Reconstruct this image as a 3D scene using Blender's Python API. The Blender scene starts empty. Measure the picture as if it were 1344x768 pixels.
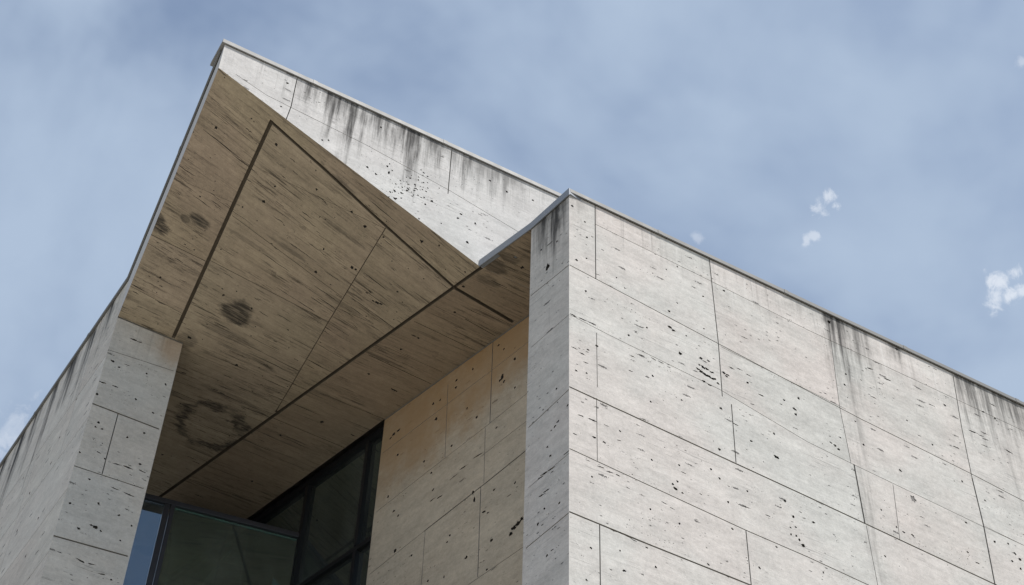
import bpy, bmesh, math, random
from mathutils import Vector, Matrix
from mathutils.geometry import delaunay_2d_cdt

random.seed(7)
sc = bpy.context.scene
COL = sc.collection
V = Vector
Z = V((0, 0, 1))
R = math.radians
PW, PH, FPX = 1344.0, 768.0, 2160.0        # photograph size, focal length in its pixels

# ------------------------------------------------------------------ camera
CAM = V((0, 0, 1.6))
zx, zy = 748 - PW / 2, -1600 - PH / 2      # where verticals converge
upc = V((zx, -zy, -FPX)).normalized()
fwc = V((0, 0, -1)); Yc = (fwc - upc * fwc.dot(upc)).normalized(); Xc = Yc.cross(upc)
ROT = Matrix((Xc, Yc, upc))                # camera space -> world space
cd = bpy.data.cameras.new('camera'); cam = bpy.data.objects.new('camera', cd); COL.objects.link(cam)
cam.matrix_world = Matrix.Translation(CAM) @ ROT.to_4x4()
cd.sensor_fit = 'HORIZONTAL'; cd.sensor_width = 36.0; cd.lens = 36.0 * FPX / PW
cd.clip_start = 0.1; cd.clip_end = 20000
sc.camera = cam

def ray(x, y):
    return (ROT @ V((x - PW / 2, -(y - PH / 2), -FPX))).normalized()
def at_z(x, y, z):
    d = ray(x, y); return CAM + d * ((z - CAM.z) / d.z)
def az(a):
    return V((math.sin(R(a)), math.cos(R(a)), 0))
def flat(p):
    return V((p.x, p.y, 0))
def cross2(a, b):
    return a.x * b.y - a.y * b.x
def meet(p, d, q, e):
    "plan intersection of p + t d with q + u e"
    t = cross2(q - p, e) / cross2(d, e); return p + d * t

class Plane:
    "a vertical wall plane: s runs along it, t metres down from its top"
    def __init__(self, O, d, n):
        self.O, self.d, self.n = O, flat(d).normalized(), n
    def p(self, s, t, h=0.0):
        return self.O + self.d * s - Z * t - self.n * h
    def px(self, x, y):
        r = ray(x, y); k = (self.O - CAM).dot(self.n) / r.dot(self.n); P = CAM + r * k
        return ((P - self.O).dot(self.d), self.O.z - P.z)

# ------------------------------------------------------------------ node helpers
class NT:
    def __init__(self, name):
        self.m = bpy.data.materials.new(name); self.m.use_nodes = True
        self.t = self.m.node_tree; self.t.nodes.clear()
        self.out = self.n('ShaderNodeOutputMaterial')
    def n(self, typ, **kw):
        nd = self.t.nodes.new(typ)
        for k, v in kw.items(): setattr(nd, k, v)
        return nd
    def L(self, a, b): self.t.links.new(a, b)
    def put(self, sock, v):
        if hasattr(v, 'is_linked') or hasattr(v, 'links'): self.L(v, sock)
        else: sock.default_value = v
    def math(self, op, a, b=0.0, c=0.0, clamp=False):
        nd = self.n('ShaderNodeMath', operation=op, use_clamp=clamp)
        for i, v in enumerate((a, b, c)): self.put(nd.inputs[i], v)
        return nd.outputs[0]
    def mix(self, f, a, b, mode='MIX'):
        nd = self.n('ShaderNodeMix', data_type='RGBA', blend_type=mode)
        for s, v in ((nd.inputs[0], f), (nd.inputs[6], a), (nd.inputs[7], b)):
            self.put(s, (*v, 1) if isinstance(v, tuple) and len(v) == 3 else v)
        return nd.outputs[2]
    def sstep(self, v, lo, hi, a=0.0, b=1.0):
        nd = self.n('ShaderNodeMapRange', interpolation_type='SMOOTHSTEP')
        for i, q in enumerate((v, lo, hi, a, b)): self.put(nd.inputs[i], q)
        return nd.outputs[0]
    def noise(self, vec, scale, sx=1, sy=1, sz=1, detail=4, rough=.55, off=0.0, dist=0.0):
        mp = self.n('ShaderNodeMapping'); mp.inputs['Scale'].default_value = (sx, sy, sz)
        mp.inputs['Location'].default_value = (off, off * 1.7, off * .6); self.L(vec, mp.inputs['Vector'])
        nd = self.n('ShaderNodeTexNoise'); self.L(mp.outputs[0], nd.inputs['Vector'])
        nd.inputs['Scale'].default_value = scale; nd.inputs['Detail'].default_value = detail
        nd.inputs['Roughness'].default_value = rough; nd.inputs['Distortion'].default_value = dist
        return nd.outputs['Fac']
    def voro(self, vec, scale, sx=1, sy=1, off=0.0):
        mp = self.n('ShaderNodeMapping'); mp.inputs['Scale'].default_value = (sx, sy, 1)
        mp.inputs['Location'].default_value = (off, off, 0); self.L(vec, mp.inputs['Vector'])
        nd = self.n('ShaderNodeTexVoronoi', voronoi_dimensions='2D'); self.L(mp.outputs[0], nd.inputs['Vector'])
        nd.inputs['Scale'].default_value = scale
        return nd
    def uv(self):
        u = self.n('ShaderNodeUVMap', uv_map='wall').outputs[0]
        s = self.n('ShaderNodeSeparateXYZ'); self.L(u, s.inputs[0])
        return u, s.outputs[0], s.outputs[1]

def stone(name, base, pink, cool, streak_col, streak_amt, stains=(), spots=(), rings=(), streak_dir=(0.55, 9.0),
          pit=1.0, bump=.5, soil=(0.028, 0.027, 0.026), seed=0.0, wash=0.0, board=0.0, rust_and_bounce=(), speck=1.0):
    """cast / cut stone: mottling, sedimentary streaks along u, small voids, soiling that runs down from the coping.
    stains: (s, half width, run length, strength); spots: (u, v, ru, rv, strength); rings: the same"""
    N = NT(name); u, s, t = N.uv()
    att = N.n('ShaderNodeAttribute', attribute_name='panel').outputs['Fac']
    u0 = u                                     # every slab is cut from another part of the bed
    sh = N.n('ShaderNodeCombineXYZ'); N.L(N.math('MULTIPLY', att, 37.3), sh.inputs[0]); N.L(N.math('MULTIPLY', att, 11.9), sh.inputs[1])
    va = N.n('ShaderNodeVectorMath', operation='ADD'); N.L(u0, va.inputs[0]); N.L(sh.outputs[0], va.inputs[1]); u = va.outputs[0]
    big = N.noise(u, .55, detail=5, off=seed + 3)
    mid = N.noise(u, 2.6, sx=.6, sy=1.5, detail=6, rough=.65, off=seed + 11)
    grain = N.noise(u, 24, detail=5, rough=.75, off=seed)
    fine = N.noise(u, 70, detail=2, rough=.6, off=seed)
    lay = N.noise(u, 3.0, sx=streak_dir[0], sy=streak_dir[1], detail=7, rough=.7, off=seed + 5, dist=.25)
    c = N.mix(N.sstep(big, .35, .66), base, pink)
    c = N.mix(N.sstep(att, .1, .9, 0, .55), c, cool)
    val = N.math('ADD', N.math('MULTIPLY', N.math('SUBTRACT', mid, .5), .58), N.math('MULTIPLY', N.math('SUBTRACT', grain, .5), .40 * speck))
    val = N.math('ADD', val, N.math('MULTIPLY', N.math('SUBTRACT', fine, .5), .34 * speck))
    val = N.math('ADD', val, N.math('MULTIPLY', N.math('SUBTRACT', lay, .5), .30))
    val = N.math('ADD', val, N.math('MULTIPLY', N.math('SUBTRACT', att, .5), .20))
    blot = N.noise(u, 11, sx=.8, sy=1.2, detail=6, rough=.7, off=seed + 51)
    val = N.math('ADD', val, N.math('MULTIPLY', N.math('SUBTRACT', blot, .5), .48))
    val = N.math('ADD', val, 1.0)
    hs = N.n('ShaderNodeVectorMath', operation='SCALE'); N.L(c, hs.inputs[0]); N.L(val, hs.inputs[3]); c = hs.outputs[0]
    # thin dark sediment streaks, only in some patches
    patch = N.sstep(N.noise(u, .9, sx=.7, sy=1.3, detail=3, off=seed + 21), .46, .64)
    ln = N.noise(u, 6.0, sx=streak_dir[0] * .55, sy=streak_dir[1] * 1.0, detail=5, rough=.6, off=seed + 8, dist=.5)
    strk = N.math('MULTIPLY', N.sstep(ln, .60, .68), patch)
    sp1 = N.noise(u, 75, detail=3, rough=.7, off=seed + 33); sp2 = N.noise(u, 30, sx=.7, detail=4, rough=.75, off=seed + 35)
    speckle = N.math('MAXIMUM', N.sstep(sp1, .64, .74), N.sstep(sp2, .66, .74))
    speckle = N.math('MULTIPLY', speckle, N.sstep(N.noise(u, 2.0, detail=4, off=seed + 37), .38, .62, .12, .55))
    c = N.mix(N.math('MULTIPLY', speckle, speck), c, streak_col)
    if board:
        l2 = N.noise(u, 1.0, sx=1.6, sy=34, detail=7, rough=.75, off=seed + 61, dist=.3)
        l3 = N.noise(u, 1.0, sx=3.6, sy=80, detail=5, rough=.7, off=seed + 71, dist=.4)
        p2 = N.sstep(N.noise(u, 1.4, sx=.8, sy=1.6, detail=4, off=seed + 81), .40, .62)
        b1 = N.math('MULTIPLY', N.sstep(l2, .555, .605), N.math('ADD', N.math('MULTIPLY', p2, .75), .25))
        b2 = N.math('MULTIPLY', N.sstep(l3, .58, .63), N.math('ADD', N.math('MULTIPLY', p2, .6), .2))
        l4 = N.noise(u, 1.0, sx=.7, sy=15, detail=8, rough=.75, off=seed + 66, dist=.3)
        b3 = N.math('MULTIPLY', N.math('MULTIPLY', N.sstep(l4, .56, .63), p2), .6)
        strk = N.math('MAXIMUM', strk, N.math('MULTIPLY', N.math('MAXIMUM', N.math('MAXIMUM', b1, b2), b3), board))
        val2 = N.math('ADD', 1.0, N.math('MULTIPLY', N.math('SUBTRACT', N.noise(u, 1.0, sx=.5, sy=9, detail=6, rough=.65, off=seed + 91), .5), .6))
        h2 = N.n('ShaderNodeVectorMath', operation='SCALE'); N.L(c, h2.inputs[0]); N.L(val2, h2.inputs[3]); c = h2.outputs[0]
    # flat voids of the stone (elongated along the bed)
    vo = N.voro(u, 5.2, .34, 1.5, seed); vd = N.noise(u, 60, detail=2, off=seed)
    vm = N.math('ADD', vo.outputs['Distance'], N.math('MULTIPLY', N.math('SUBTRACT', vd, .5), .30))
    sep = N.n('ShaderNodeSeparateColor'); N.L(vo.outputs['Color'], sep.inputs[0])
    size = N.sstep(sep.outputs[0], .5, 1.0, .0, .10)
    v1 = N.math('MULTIPLY', N.math('LESS_THAN', vm, size), N.math('GREATER_THAN', N.noise(u, .8, detail=2, off=seed + 31), .50))
    vo2 = N.voro(u, 13, .5, 1.2, seed + 4)
    sep2 = N.n('ShaderNodeSeparateColor'); N.L(vo2.outputs['Color'], sep2.inputs[0])
    vm2 = N.math('ADD', vo2.outputs['Distance'], N.math('MULTIPLY', N.math('SUBTRACT', vd, .5), .25))
    size2 = N.sstep(sep2.outputs[1], .55, 1.0, .0, .12)
    v2 = N.math('MULTIPLY', N.math('LESS_THAN', vm2, size2), N.sstep(N.noise(u, 1.3, detail=3, off=seed + 41), .50, .60))
    void = N.math('MAXIMUM', v1, v2)
    void = N.math('MULTIPLY', void, pit)
    c = N.mix(N.math('MULTIPLY', strk, streak_amt), c, streak_col)
    c = N.mix(N.math('MULTIPLY', void, .8, clamp=True), c, soil)
    u = u0
    # soiling
    dirt = None
    def add(d):
        nonlocal dirt
        dirt = d if dirt is None else N.math('MAXIMUM', dirt, d)
    if stains:
        run = N.noise(u, 1.0, sx=9.0, sy=.55, detail=6, rough=.68, off=seed + 2, dist=.15)
        wob = N.noise(u, 9.0, sx=1.0, sy=.5, detail=5, off=seed + 6)
        for (s0, w, ln_, k) in stains:
            x = N.math('DIVIDE', N.math('ABSOLUTE', N.math('SUBTRACT', s, s0)), w)
            band = N.sstep(N.math('ADD', x, N.math('MULTIPLY', N.math('SUBTRACT', wob, .5), 1.2)), .35, 1.1, 1, 0)
            dep = N.math('ADD', N.math('MULTIPLY', N.math('DIVIDE', t, ln_), .75), N.math('MULTIPLY', N.math('SUBTRACT', .565, run), 3.2))
            f = N.sstep(dep, -.05, 1.0, 1, 0)
            add(N.math('MULTIPLY', N.math('MULTIPLY', band, f), k))
    if spots or rings:
        wb = N.noise(u, 7.0, sx=.6, sy=1.5, detail=6, rough=.7, off=seed + 9)
        br = N.sstep(N.noise(u, 16.0, sx=.22, sy=2.4, detail=6, rough=.7, off=seed + 14), .38, .58)
        for ring, lst in ((0, spots), (1, rings)):
            for (u0, v0, ru, rv, k) in lst:
                a = N.math('DIVIDE', N.math('SUBTRACT', s, u0), ru); b = N.math('DIVIDE', N.math('SUBTRACT', t, v0), rv)
                r = N.math('SQRT', N.math('ADD', N.math('MULTIPLY', a, a), N.math('MULTIPLY', b, b)))
                r = N.math('ADD', r, N.math('MULTIPLY', N.math('SUBTRACT', wb, .5), 1.15))
                if ring: f = N.math('MULTIPLY', N.sstep(N.math('ABSOLUTE', N.math('SUBTRACT', r, .85)), .03, .24, 1, 0), N.sstep(N.noise(u, 3.1, detail=4, off=seed + 4.3), .36, .54, .6, 1))
                else: f = N.sstep(r, .62, .98, 1, 0)
                f = N.math('MULTIPLY', f, N.math('ADD', N.math('MULTIPLY', br, .5), .5))
                add(N.math('MULTIPLY', f, k))
    if stains and wash:                         # lime runs beside the dark ones
        lime = N.noise(u, 1.0, sx=11.0, sy=.5, detail=5, rough=.65, off=seed + 27)
        c = N.mix(N.math('MULTIPLY', N.math('MULTIPLY', N.sstep(lime, .54, .68), N.sstep(t, .1, 1.3, 1, 0)), .45), c, (.66, .645, .62))
    if wash:                                   # faint runs all along the top edge
        run2 = N.noise(u, 1.0, sx=14.0, sy=.4, detail=6, rough=.7, off=seed + 17)
        f = N.math('MULTIPLY', N.sstep(run2, .50, .74), N.sstep(t, .0, .9, 1, 0))
        add(N.math('MULTIPLY', f, wash))
    if rust_and_bounce:  # rust stain on the pier; painted warm bounce on the inner wall
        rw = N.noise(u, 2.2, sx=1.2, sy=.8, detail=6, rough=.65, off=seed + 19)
        for (u0, v0, ru, rv, k) in rust_and_bounce:
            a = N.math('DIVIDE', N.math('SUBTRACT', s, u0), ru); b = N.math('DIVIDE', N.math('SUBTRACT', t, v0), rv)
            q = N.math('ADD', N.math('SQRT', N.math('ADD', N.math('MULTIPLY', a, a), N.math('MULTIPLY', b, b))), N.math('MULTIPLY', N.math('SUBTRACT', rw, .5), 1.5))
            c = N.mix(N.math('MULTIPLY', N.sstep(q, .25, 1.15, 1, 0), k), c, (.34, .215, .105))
    if dirt is not None: c = N.mix(dirt, c, soil)
    bs = N.n('ShaderNodeBsdfPrincipled'); N.L(c, bs.inputs['Base Color'])
    bs.inputs['Roughness'].default_value = .85; bs.inputs['Specular IOR Level'].default_value = .25
    h = N.math('ADD', N.math('MULTIPLY', grain, .5), N.math('MULTIPLY', lay, .35))
    h = N.math('SUBTRACT', h, N.math('MULTIPLY', void, 1.6)); h = N.math('SUBTRACT', h, N.math('MULTIPLY', strk, .5 * streak_amt))
    bp = N.n('ShaderNodeBump'); bp.inputs['Strength'].default_value = bump; bp.inputs['Distance'].default_value = .012
    N.L(h, bp.inputs['Height']); N.L(bp.outputs[0], bs.inputs['Normal']); N.L(bs.outputs[0], N.out.inputs[0])
    return N.m

def plain(name, col, rough=.8, metal=0.0, var=.15, scale=6.0):
    N = NT(name); tc = N.n('ShaderNodeTexCoord').outputs['Object']
    f = N.noise(tc, scale, detail=6, rough=.65); g = N.noise(tc, scale * 14, detail=3)
    k = N.math('ADD', N.math('MULTIPLY', N.math('SUBTRACT', f, .5), var * 2), N.math('MULTIPLY', N.math('SUBTRACT', g, .5), var))
    k = N.math('ADD', k, 1.0)
    hs = N.n('ShaderNodeVectorMath', operation='SCALE'); hs.inputs[0].default_value = col; N.L(k, hs.inputs[3])
    bs = N.n('ShaderNodeBsdfPrincipled'); N.L(hs.outputs[0], bs.inputs['Base Color'])
    bs.inputs['Metallic'].default_value = metal
    N.L(N.math('ADD', N.math('MULTIPLY', N.math('SUBTRACT', f, .5), .3), rough), bs.inputs['Roughness'])
    N.L(bs.outputs[0], N.out.inputs[0]); return N.m

def glass(name, tint, refl=1.0, gcol=(.86, .92, 1)):
    N = NT(name)
    tr = N.n('ShaderNodeBsdfTransparent'); tr.inputs[0].default_value = (*tint, 1)
    gl = N.n('ShaderNodeBsdfGlossy'); gl.inputs['Roughness'].default_value = .02; gl.inputs[0].default_value = (*gcol, 1)
    fr = N.n('ShaderNodeFresnel'); fr.inputs[0].default_value = 1.5
    # a film of dust on the pane
    tc = N.n('ShaderNodeTexCoord').outputs['Object']
    df = N.n('ShaderNodeBsdfDiffuse'); df.inputs[0].default_value = (.30, .33, .31, 1)
    d = N.sstep(N.noise(tc, 1.6, sx=1, sy=1, sz=.5, detail=6, rough=.65), .35, .8, .08, .26)
    m0 = N.n('ShaderNodeMixShader'); N.L(d, m0.inputs[0]); N.L(tr.outputs[0], m0.inputs[1]); N.L(df.outputs[0], m0.inputs[2])
    m = N.n('ShaderNodeMixShader'); N.L(N.math('MULTIPLY', fr.outputs[0], refl, clamp=True), m.inputs[0])
    N.L(m0.outputs[0], m.inputs[1]); N.L(gl.outputs[0], m.inputs[2]); N.L(m.outputs[0], N.out.inputs[0])
    return N.m

# ------------------------------------------------------------------ object helpers
def link(name, me, mats, parent=None):
    o = bpy.data.objects.new(name, me); COL.objects.link(o)
    for m in (mats if isinstance(mats, (list, tuple)) else [mats]): me.materials.append(m)
    if parent: o.parent = parent
    return o
def tag(o, label=None, cat=None, group=None, kind=None):
    for k, v in (('label', label), ('category', cat), ('group', group), ('kind', kind)):
        if v: o[k] = v
    return o
def thing(name, loc, label, cat):
    o = bpy.data.objects.new(name, None); COL.objects.link(o); o.empty_display_size = .5
    return tag(o, label, cat)

class MB:
    "collects boxes, prisms and tubes into one mesh"
    def __init__(self): self.b = bmesh.new()
    def poly(self, pts): return self.b.faces.new([self.b.verts.new(p) for p in pts])
    def hexa(self, a, b):
        "a, b: two quads (loops in the same order)"
        va = [self.b.verts.new(p) for p in a]; vb = [self.b.verts.new(p) for p in b]; n = len(a)
        self.b.faces.new(va[::-1]); self.b.faces.new(vb)
        for i in range(n): self.b.faces.new((va[i], va[(i + 1) % n], vb[(i + 1) % n], vb[i]))
    def prism(self, plan, z0, z1):
        self.hexa([V((p.x, p.y, z0)) for p in plan], [V((p.x, p.y, z1)) for p in plan])
    def bar(self, p, q, side, w, h):
        "box from p to q; side = horizontal unit vector across it, w across, h up (centred)"
        a = (q - p).normalized(); up = a.cross(side).normalized()
        f = lambda c: [c + side * (w / 2) + up * (h / 2), c - side * (w / 2) + up * (h / 2), c - side * (w / 2) - up * (h / 2), c + side * (w / 2) - up * (h / 2)]
        self.hexa(f(p), f(q))
    def tube(self, p, q, r, n=10):
        a = (q - p).normalized(); s = a.orthogonal().normalized(); u = a.cross(s)
        f = lambda c: [c + (s * math.cos(k * 2 * math.pi / n) + u * math.sin(k * 2 * math.pi / n)) * r for k in range(n)]
        self.hexa(f(p), f(q))
    def build(self, name, mats, parent=None, bevel=0.0):
        bmesh.ops.recalc_face_normals(self.b, faces=self.b.faces)
        if bevel: bmesh.ops.bevel(self.b, geom=self.b.edges[:], offset=bevel, segments=2, affect='EDGES', profile=.6)
        me = bpy.data.meshes.new(name); self.b.to_mesh(me); self.b.free()
        return link(name, me, mats, parent)

def strip2(pts, w):
    "polyline in 2D -> list of thin quads"
    out = []
    for a, b in zip(pts, pts[1:]):
        a, b = V(a), V(b); d = b - a
        if d.length < 1e-6: continue
        d.normalize(); n = V((-d.y, d.x)) * (w / 2); e = d * (w * .4)
        out.append([a - e - n, b + e - n, b + e + n, a - e + n])
    return out
def blob2(c, L, W, ang, n=9, rough=.45):
    out = []
    for k in range(n):
        a = 2 * math.pi * k / n; r = 1 + random.uniform(-rough, rough)
        x, y = math.cos(a) * L / 2 * r, math.sin(a) * W / 2 * r
        out.append(V((c[0] + x * math.cos(ang) - y * math.sin(ang), c[1] + x * math.sin(ang) + y * math.cos(ang))))
    return out

def sheet(name, outline, recesses, pos, mats, parent, steiner=(), flip=False, extra=(), smooth=False, uvf=None):
    """a wall or ceiling skin cut with real joints and voids.
    outline: 2D loop; recesses: (2D loop, depth, material index); pos(a, b, depth) -> 3D point"""
    vs, faces = [], []
    def addf(loop):
        loop = [(p[0], p[1]) for p in loop]
        if sum(a[0] * b[1] - b[0] * a[1] for a, b in zip(loop, loop[1:] + loop[:1])) < 0: loop = loop[::-1]
        i = len(vs); vs.extend(V(p) for p in loop); faces.append(list(range(i, i + len(loop))))
    addf(outline)
    for r in recesses: addf(r[0])
    vs.extend(V((p[0], p[1])) for p in steiner)
    ov, oe, of, _, _, ofo = delaunay_2d_cdt(vs, [], faces, 1, 1e-5, True)
    dep, mat, tri = [], [], []
    for f, src in zip(of, ofo):
        if 0 not in src: continue
        best = (0.0, 0)
        for k in src:
            if k > 0 and recesses[k - 1][1] > best[0]: best = (recesses[k - 1][1], recesses[k - 1][2])
        tri.append(tuple(f)); dep.append(best[0]); mat.append(best[1])
    # panels: connected regions of the uncut skin
    em = {}
    for i, f in enumerate(tri):
        for k in range(len(f)):
            em.setdefault(frozenset((f[k], f[(k + 1) % len(f)])), []).append(i)
    comp = [-1] * len(tri); nc = 0
    for i in range(len(tri)):
        if comp[i] >= 0 or dep[i] > 0: continue
        st = [i]; comp[i] = nc
        while st:
            j = st.pop(); f = tri[j]
            for k in range(len(f)):
                for q in em[frozenset((f[k], f[(k + 1) % len(f)]))]:
                    if comp[q] < 0 and dep[q] == 0: comp[q] = nc; st.append(q)
        nc += 1
    tint = [random.random() for _ in range(nc + 1)]
    V3, F, UV, MI, PA = [], [], [], [], []
    idx = {}
    def vert(i, d):
        key = (i, round(d, 5))
        if key not in idx:
            idx[key] = len(V3); V3.append(pos(ov[i].x, ov[i].y, d)); UV.append((ov[i].x, ov[i].y) if uvf is None else uvf(ov[i].x, ov[i].y))
        return idx[key]
    def newv(i, d):
        V3.append(pos(ov[i].x, ov[i].y, d)); UV.append((ov[i].x, ov[i].y) if uvf is None else uvf(ov[i].x, ov[i].y)); return len(V3) - 1
    for f, d, m, c in zip(tri, dep, mat, comp):
        g = [vert(i, d) for i in f]
        F.append(g[::-1] if flip else g); MI.append(m); PA.append(tint[c] if c >= 0 else .5)
    for i, f in enumerate(tri):
        for k in range(len(f)):
            a, b = f[k], f[(k + 1) % len(f)]; nb = [q for q in em[frozenset((a, b))] if q != i]
            d2 = dep[nb[0]] if nb else 0.0
            if dep[i] > d2 + 1e-6:                    # this side is the deeper one: wall up to the neighbour
                g = [newv(b, dep[i]), newv(a, dep[i]), newv(a, d2), newv(b, d2)]
                g = [newv(a, dep[i]), newv(b, dep[i]), newv(b, d2), newv(a, d2)]
                F.append(g[::-1] if flip else g); MI.append(mat[i]); PA.append(.5)
    for loop in extra:
        i = len(V3); V3.extend(loop); UV.extend([(0.3 * k, 3.0) for k in range(len(loop))]); F.append(list(range(i, i + len(loop)))); MI.append(0); PA.append(.5)
    me = bpy.data.meshes.new(name); me.from_pydata([tuple(v) for v in V3], [], F)
    uvl = me.uv_layers.new(name='wall')
    at = me.attributes.new('panel', 'FLOAT', 'FACE')
    for p in me.polygons:
        p.material_index = MI[p.index]; at.data[p.index].value = PA[p.index]
        p.use_smooth = bool(smooth and dep[p.index] == 0) if p.index < len(tri) else False
        for li in p.loop_indices: uvl.data[li].uv = UV[me.loops[li].vertex_index]
    me.update()
    return link(name, me, mats, parent)

# ------------------------------------------------------------------ the building's plan, in metres
H = 16.60                                  # top of the front block's coping
HS = 16.50                                 # flat ceiling of the loggia
CT = .055                                  # coping thickness
K = at_z(747, 250, H)                      # front corner
dF = az(61.7)                              # along the front wall, to the right
nF = V((dF.y, -dF.x, 0))                   # its outward normal
KIN = at_z(697.5, 301, HS); KIN = V((KIN.x, KIN.y, H))
dN = flat(KIN - K).normalized(); nN = V((-dN.y, dN.x, 0))
NN = at_z(630, 350, HS)                    # notch where the canopy begins
FB = at_z(210, 650, HS)                    # far point of the fold
I1 = at_z(697, 411, HS); I2 = at_z(505, 550, HS)
dI = flat(I2 - I1).normalized(); nI = V((-dI.y, dI.x, 0))
J = meet(I1, -dI, KIN, dF); J = V((J.x, J.y, HS))      # inner wall meets the back of the front wall
dW = az(62.2); nW = V((dW.y, -dW.x, 0))    # prow face
WT = 18.56                                 # top of prow coping
PW_ = Plane(V((NN.x, NN.y, WT - CT)), dW, nW)
sT, tT = PW_.px(287, 89)
T = PW_.p(sT, tT)                          # tip of the canopy's underside
PL = at_z(155, 415, HS); PR = at_z(240, 450, HS)
dP = flat(PR - PL).normalized(); nP = V((dP.y, -dP.x, 0))
LT = 17.22                                 # top of the left wall's coping
LA = at_z(168, 362, LT); LB = at_z(0, 608, LT)
dL = flat(LB - LA).normalized(); nL = V((-dL.y, dL.x, 0))
Q = at_z(397, 516, HS)                     # where the warped and the flat ceiling meet on the fold

# canopy underside: warped between N-T-PL-Q, flat behind
def hyp_z(x, y):
    a, b, c, d = (flat(p) for p in (NN, T, PL, Q))
    p = V((x, y, 0)); u, v = .5, .5        # u: N->T, v: front->back
    for _ in range(14):
        P = a.lerp(b, u).lerp(d.lerp(c, u), v); e = P - p
        du = (b - a).lerp(c - d, v); dv = d.lerp(c, u) - a.lerp(b, u)
        det = du.x * dv.y - du.y * dv.x
        u -= (e.x * dv.y - e.y * dv.x) / det; v -= (du.x * e.y - du.y * e.x) / det
    z0 = HS + (T.z - HS) * u
    return z0 + (HS - z0) * v if v < 1 else HS
def can_px(x, y):
    r = ray(x, y); lo, hi = HS - .3, 19.0
    for _ in range(34):
        m = (lo + hi) / 2; P = CAM + r * ((m - CAM.z) / r.z)
        if P.z < hyp_z(P.x, P.y): lo = m
        else: hi = m
    return (P.x, P.y)
def flat_px(x, y):
    P = at_z(x, y, HS); return (P.x, P.y)
def cuv(x, y):                             # ceiling coordinates: u along the boards, v across
    p = V((x, y, 0)) - flat(NN); e = az(60); g = az(-30)
    return (p.dot(e), p.dot(g))

# ------------------------------------------------------------------ materials
LIGHT, PINK, COOL = (.53, .525, .495), (.570, .525, .492), (.475, .477, .458)
fp = Plane(V((K.x, K.y, H - CT)), dF, nF)
rp = Plane(V((K.x, K.y, H - .11)), dN, nN)
ip = Plane(J, dI, nI)
pp = Plane(PL, dP, nP)
lp = Plane(V((LA.x, LA.y, LT - CT)), dL, nL)
S = lambda pl, x, y: pl.px(x, y)[0]
M_chip = plain('broken stone', (.20, .19, .18), .95, var=.4)
groove_mat = plain('groove sealant', (.15, .125, .092), .95, var=.4)
soil_mat = plain('void soil', (.040, .037, .033), .95, var=.25)
joint_mat = plain('joint mortar', (.27, .26, .24), .95, var=.3)
def px_w(pl, x, y, w): return abs(S(pl, x + w, y) - S(pl, x, y))
M_front = stone('pale stone front', LIGHT, PINK, COOL, (.13, .125, .12), .45, seed=1.3, pit=1, wash=.42, stains=[
    (S(fp, 1100, 440), .16, 4.2, .42), (S(fp, 1330, 600), .25, 2.2, .35), (S(fp, 1097, 425), .28, 1.35, .95), (S(fp, 1118, 440), .38, 1.0, .7), (S(fp, 1175, 460), .14, .4, .8), (S(fp, 1268, 505), .32, .95, .85),
    (S(fp, 1305, 520), .6, 1.1, .8), (S(fp, 1345, 540), .6, 1.0, .8), (S(fp, 760, 275), .16, .5, .28), (S(fp, 1060, 405), .4, .35, .3)])
M_prow = stone('pale stone prow', (.52, .515, .495), (.535, .505, .485), (.47, .47, .46), (.14, .135, .13), .5, seed=7.1, pit=.8, wash=.5, stains=[
    (S(PW_, 405, 115), .26, .62, .85), (S(PW_, 440, 130), .32, .85, .95), (S(PW_, 468, 145), .24, 1.15, .95), (S(PW_, 500, 160), .24, .6, .9), (S(PW_, 535, 180), .32, 1.0, .95),
    (S(PW_, 570, 200), .28, .75, .85), (S(PW_, 605, 215), .25, .75, .8), (S(PW_, 650, 235), .5, .6, .6)])
M_ret = stone('grey stone return', (.52, .50, .465), (.53, .49, .455), (.48, .47, .445), (.12, .12, .12), .6, seed=4.4, pit=1, stains=[
    (.34, .30, 1.15, .95), (.12, .16, .6, .7), (.52, .14, .8, .7)], bump=.4)
ipx = lambda x, y, ru, rv, k: (*ip.px(x, y), ru, rv, k)
ppx = lambda x, y, ru, rv, k: (*pp.px(x, y), ru, rv, k)
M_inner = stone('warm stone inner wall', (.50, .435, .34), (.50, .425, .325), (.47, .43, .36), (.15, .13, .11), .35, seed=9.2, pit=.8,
    rust_and_bounce=[ipx(530, 560, 1.6, 1.3, .6), ipx(620, 490, 1.9, 1.1, .6), ipx(680, 430, 1.4, 1.0, .6)])  # broad spots at the top: warm bounced light put into the colour
M_pier = stone('weathered stone pier', (.47, .45, .41), (.50, .44, .37), (.43, .44, .42), (.10, .095, .09), .5, seed=2.8, pit=.8, wash=.3, rust_and_bounce=[ppx(225, 455, .35, .4, .55)])
M_left = stone('weathered stone side wall', (.55, .52, .465), (.55, .50, .445), (.50, .485, .45), (.12, .12, .11), .5, seed=5.9, pit=.9, wash=.9, stains=[
    (.5 + .62 * k, .16 + .05 * (k % 3), 1.1 + .6 * (k % 2), 1.0) for k in range(12)])
def cs(x, y, ru, rv, k): p = cuv(*can_px(x, y)); return (p[0], p[1], ru, rv, k)
def ss(x, y, ru, rv, k): p = cuv(*flat_px(x, y)); return (p[0], p[1], ru, rv, k)
BR, BR2, BR3 = (.37, .308, .22), (.36, .288, .218), (.315, .27, .207)
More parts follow.
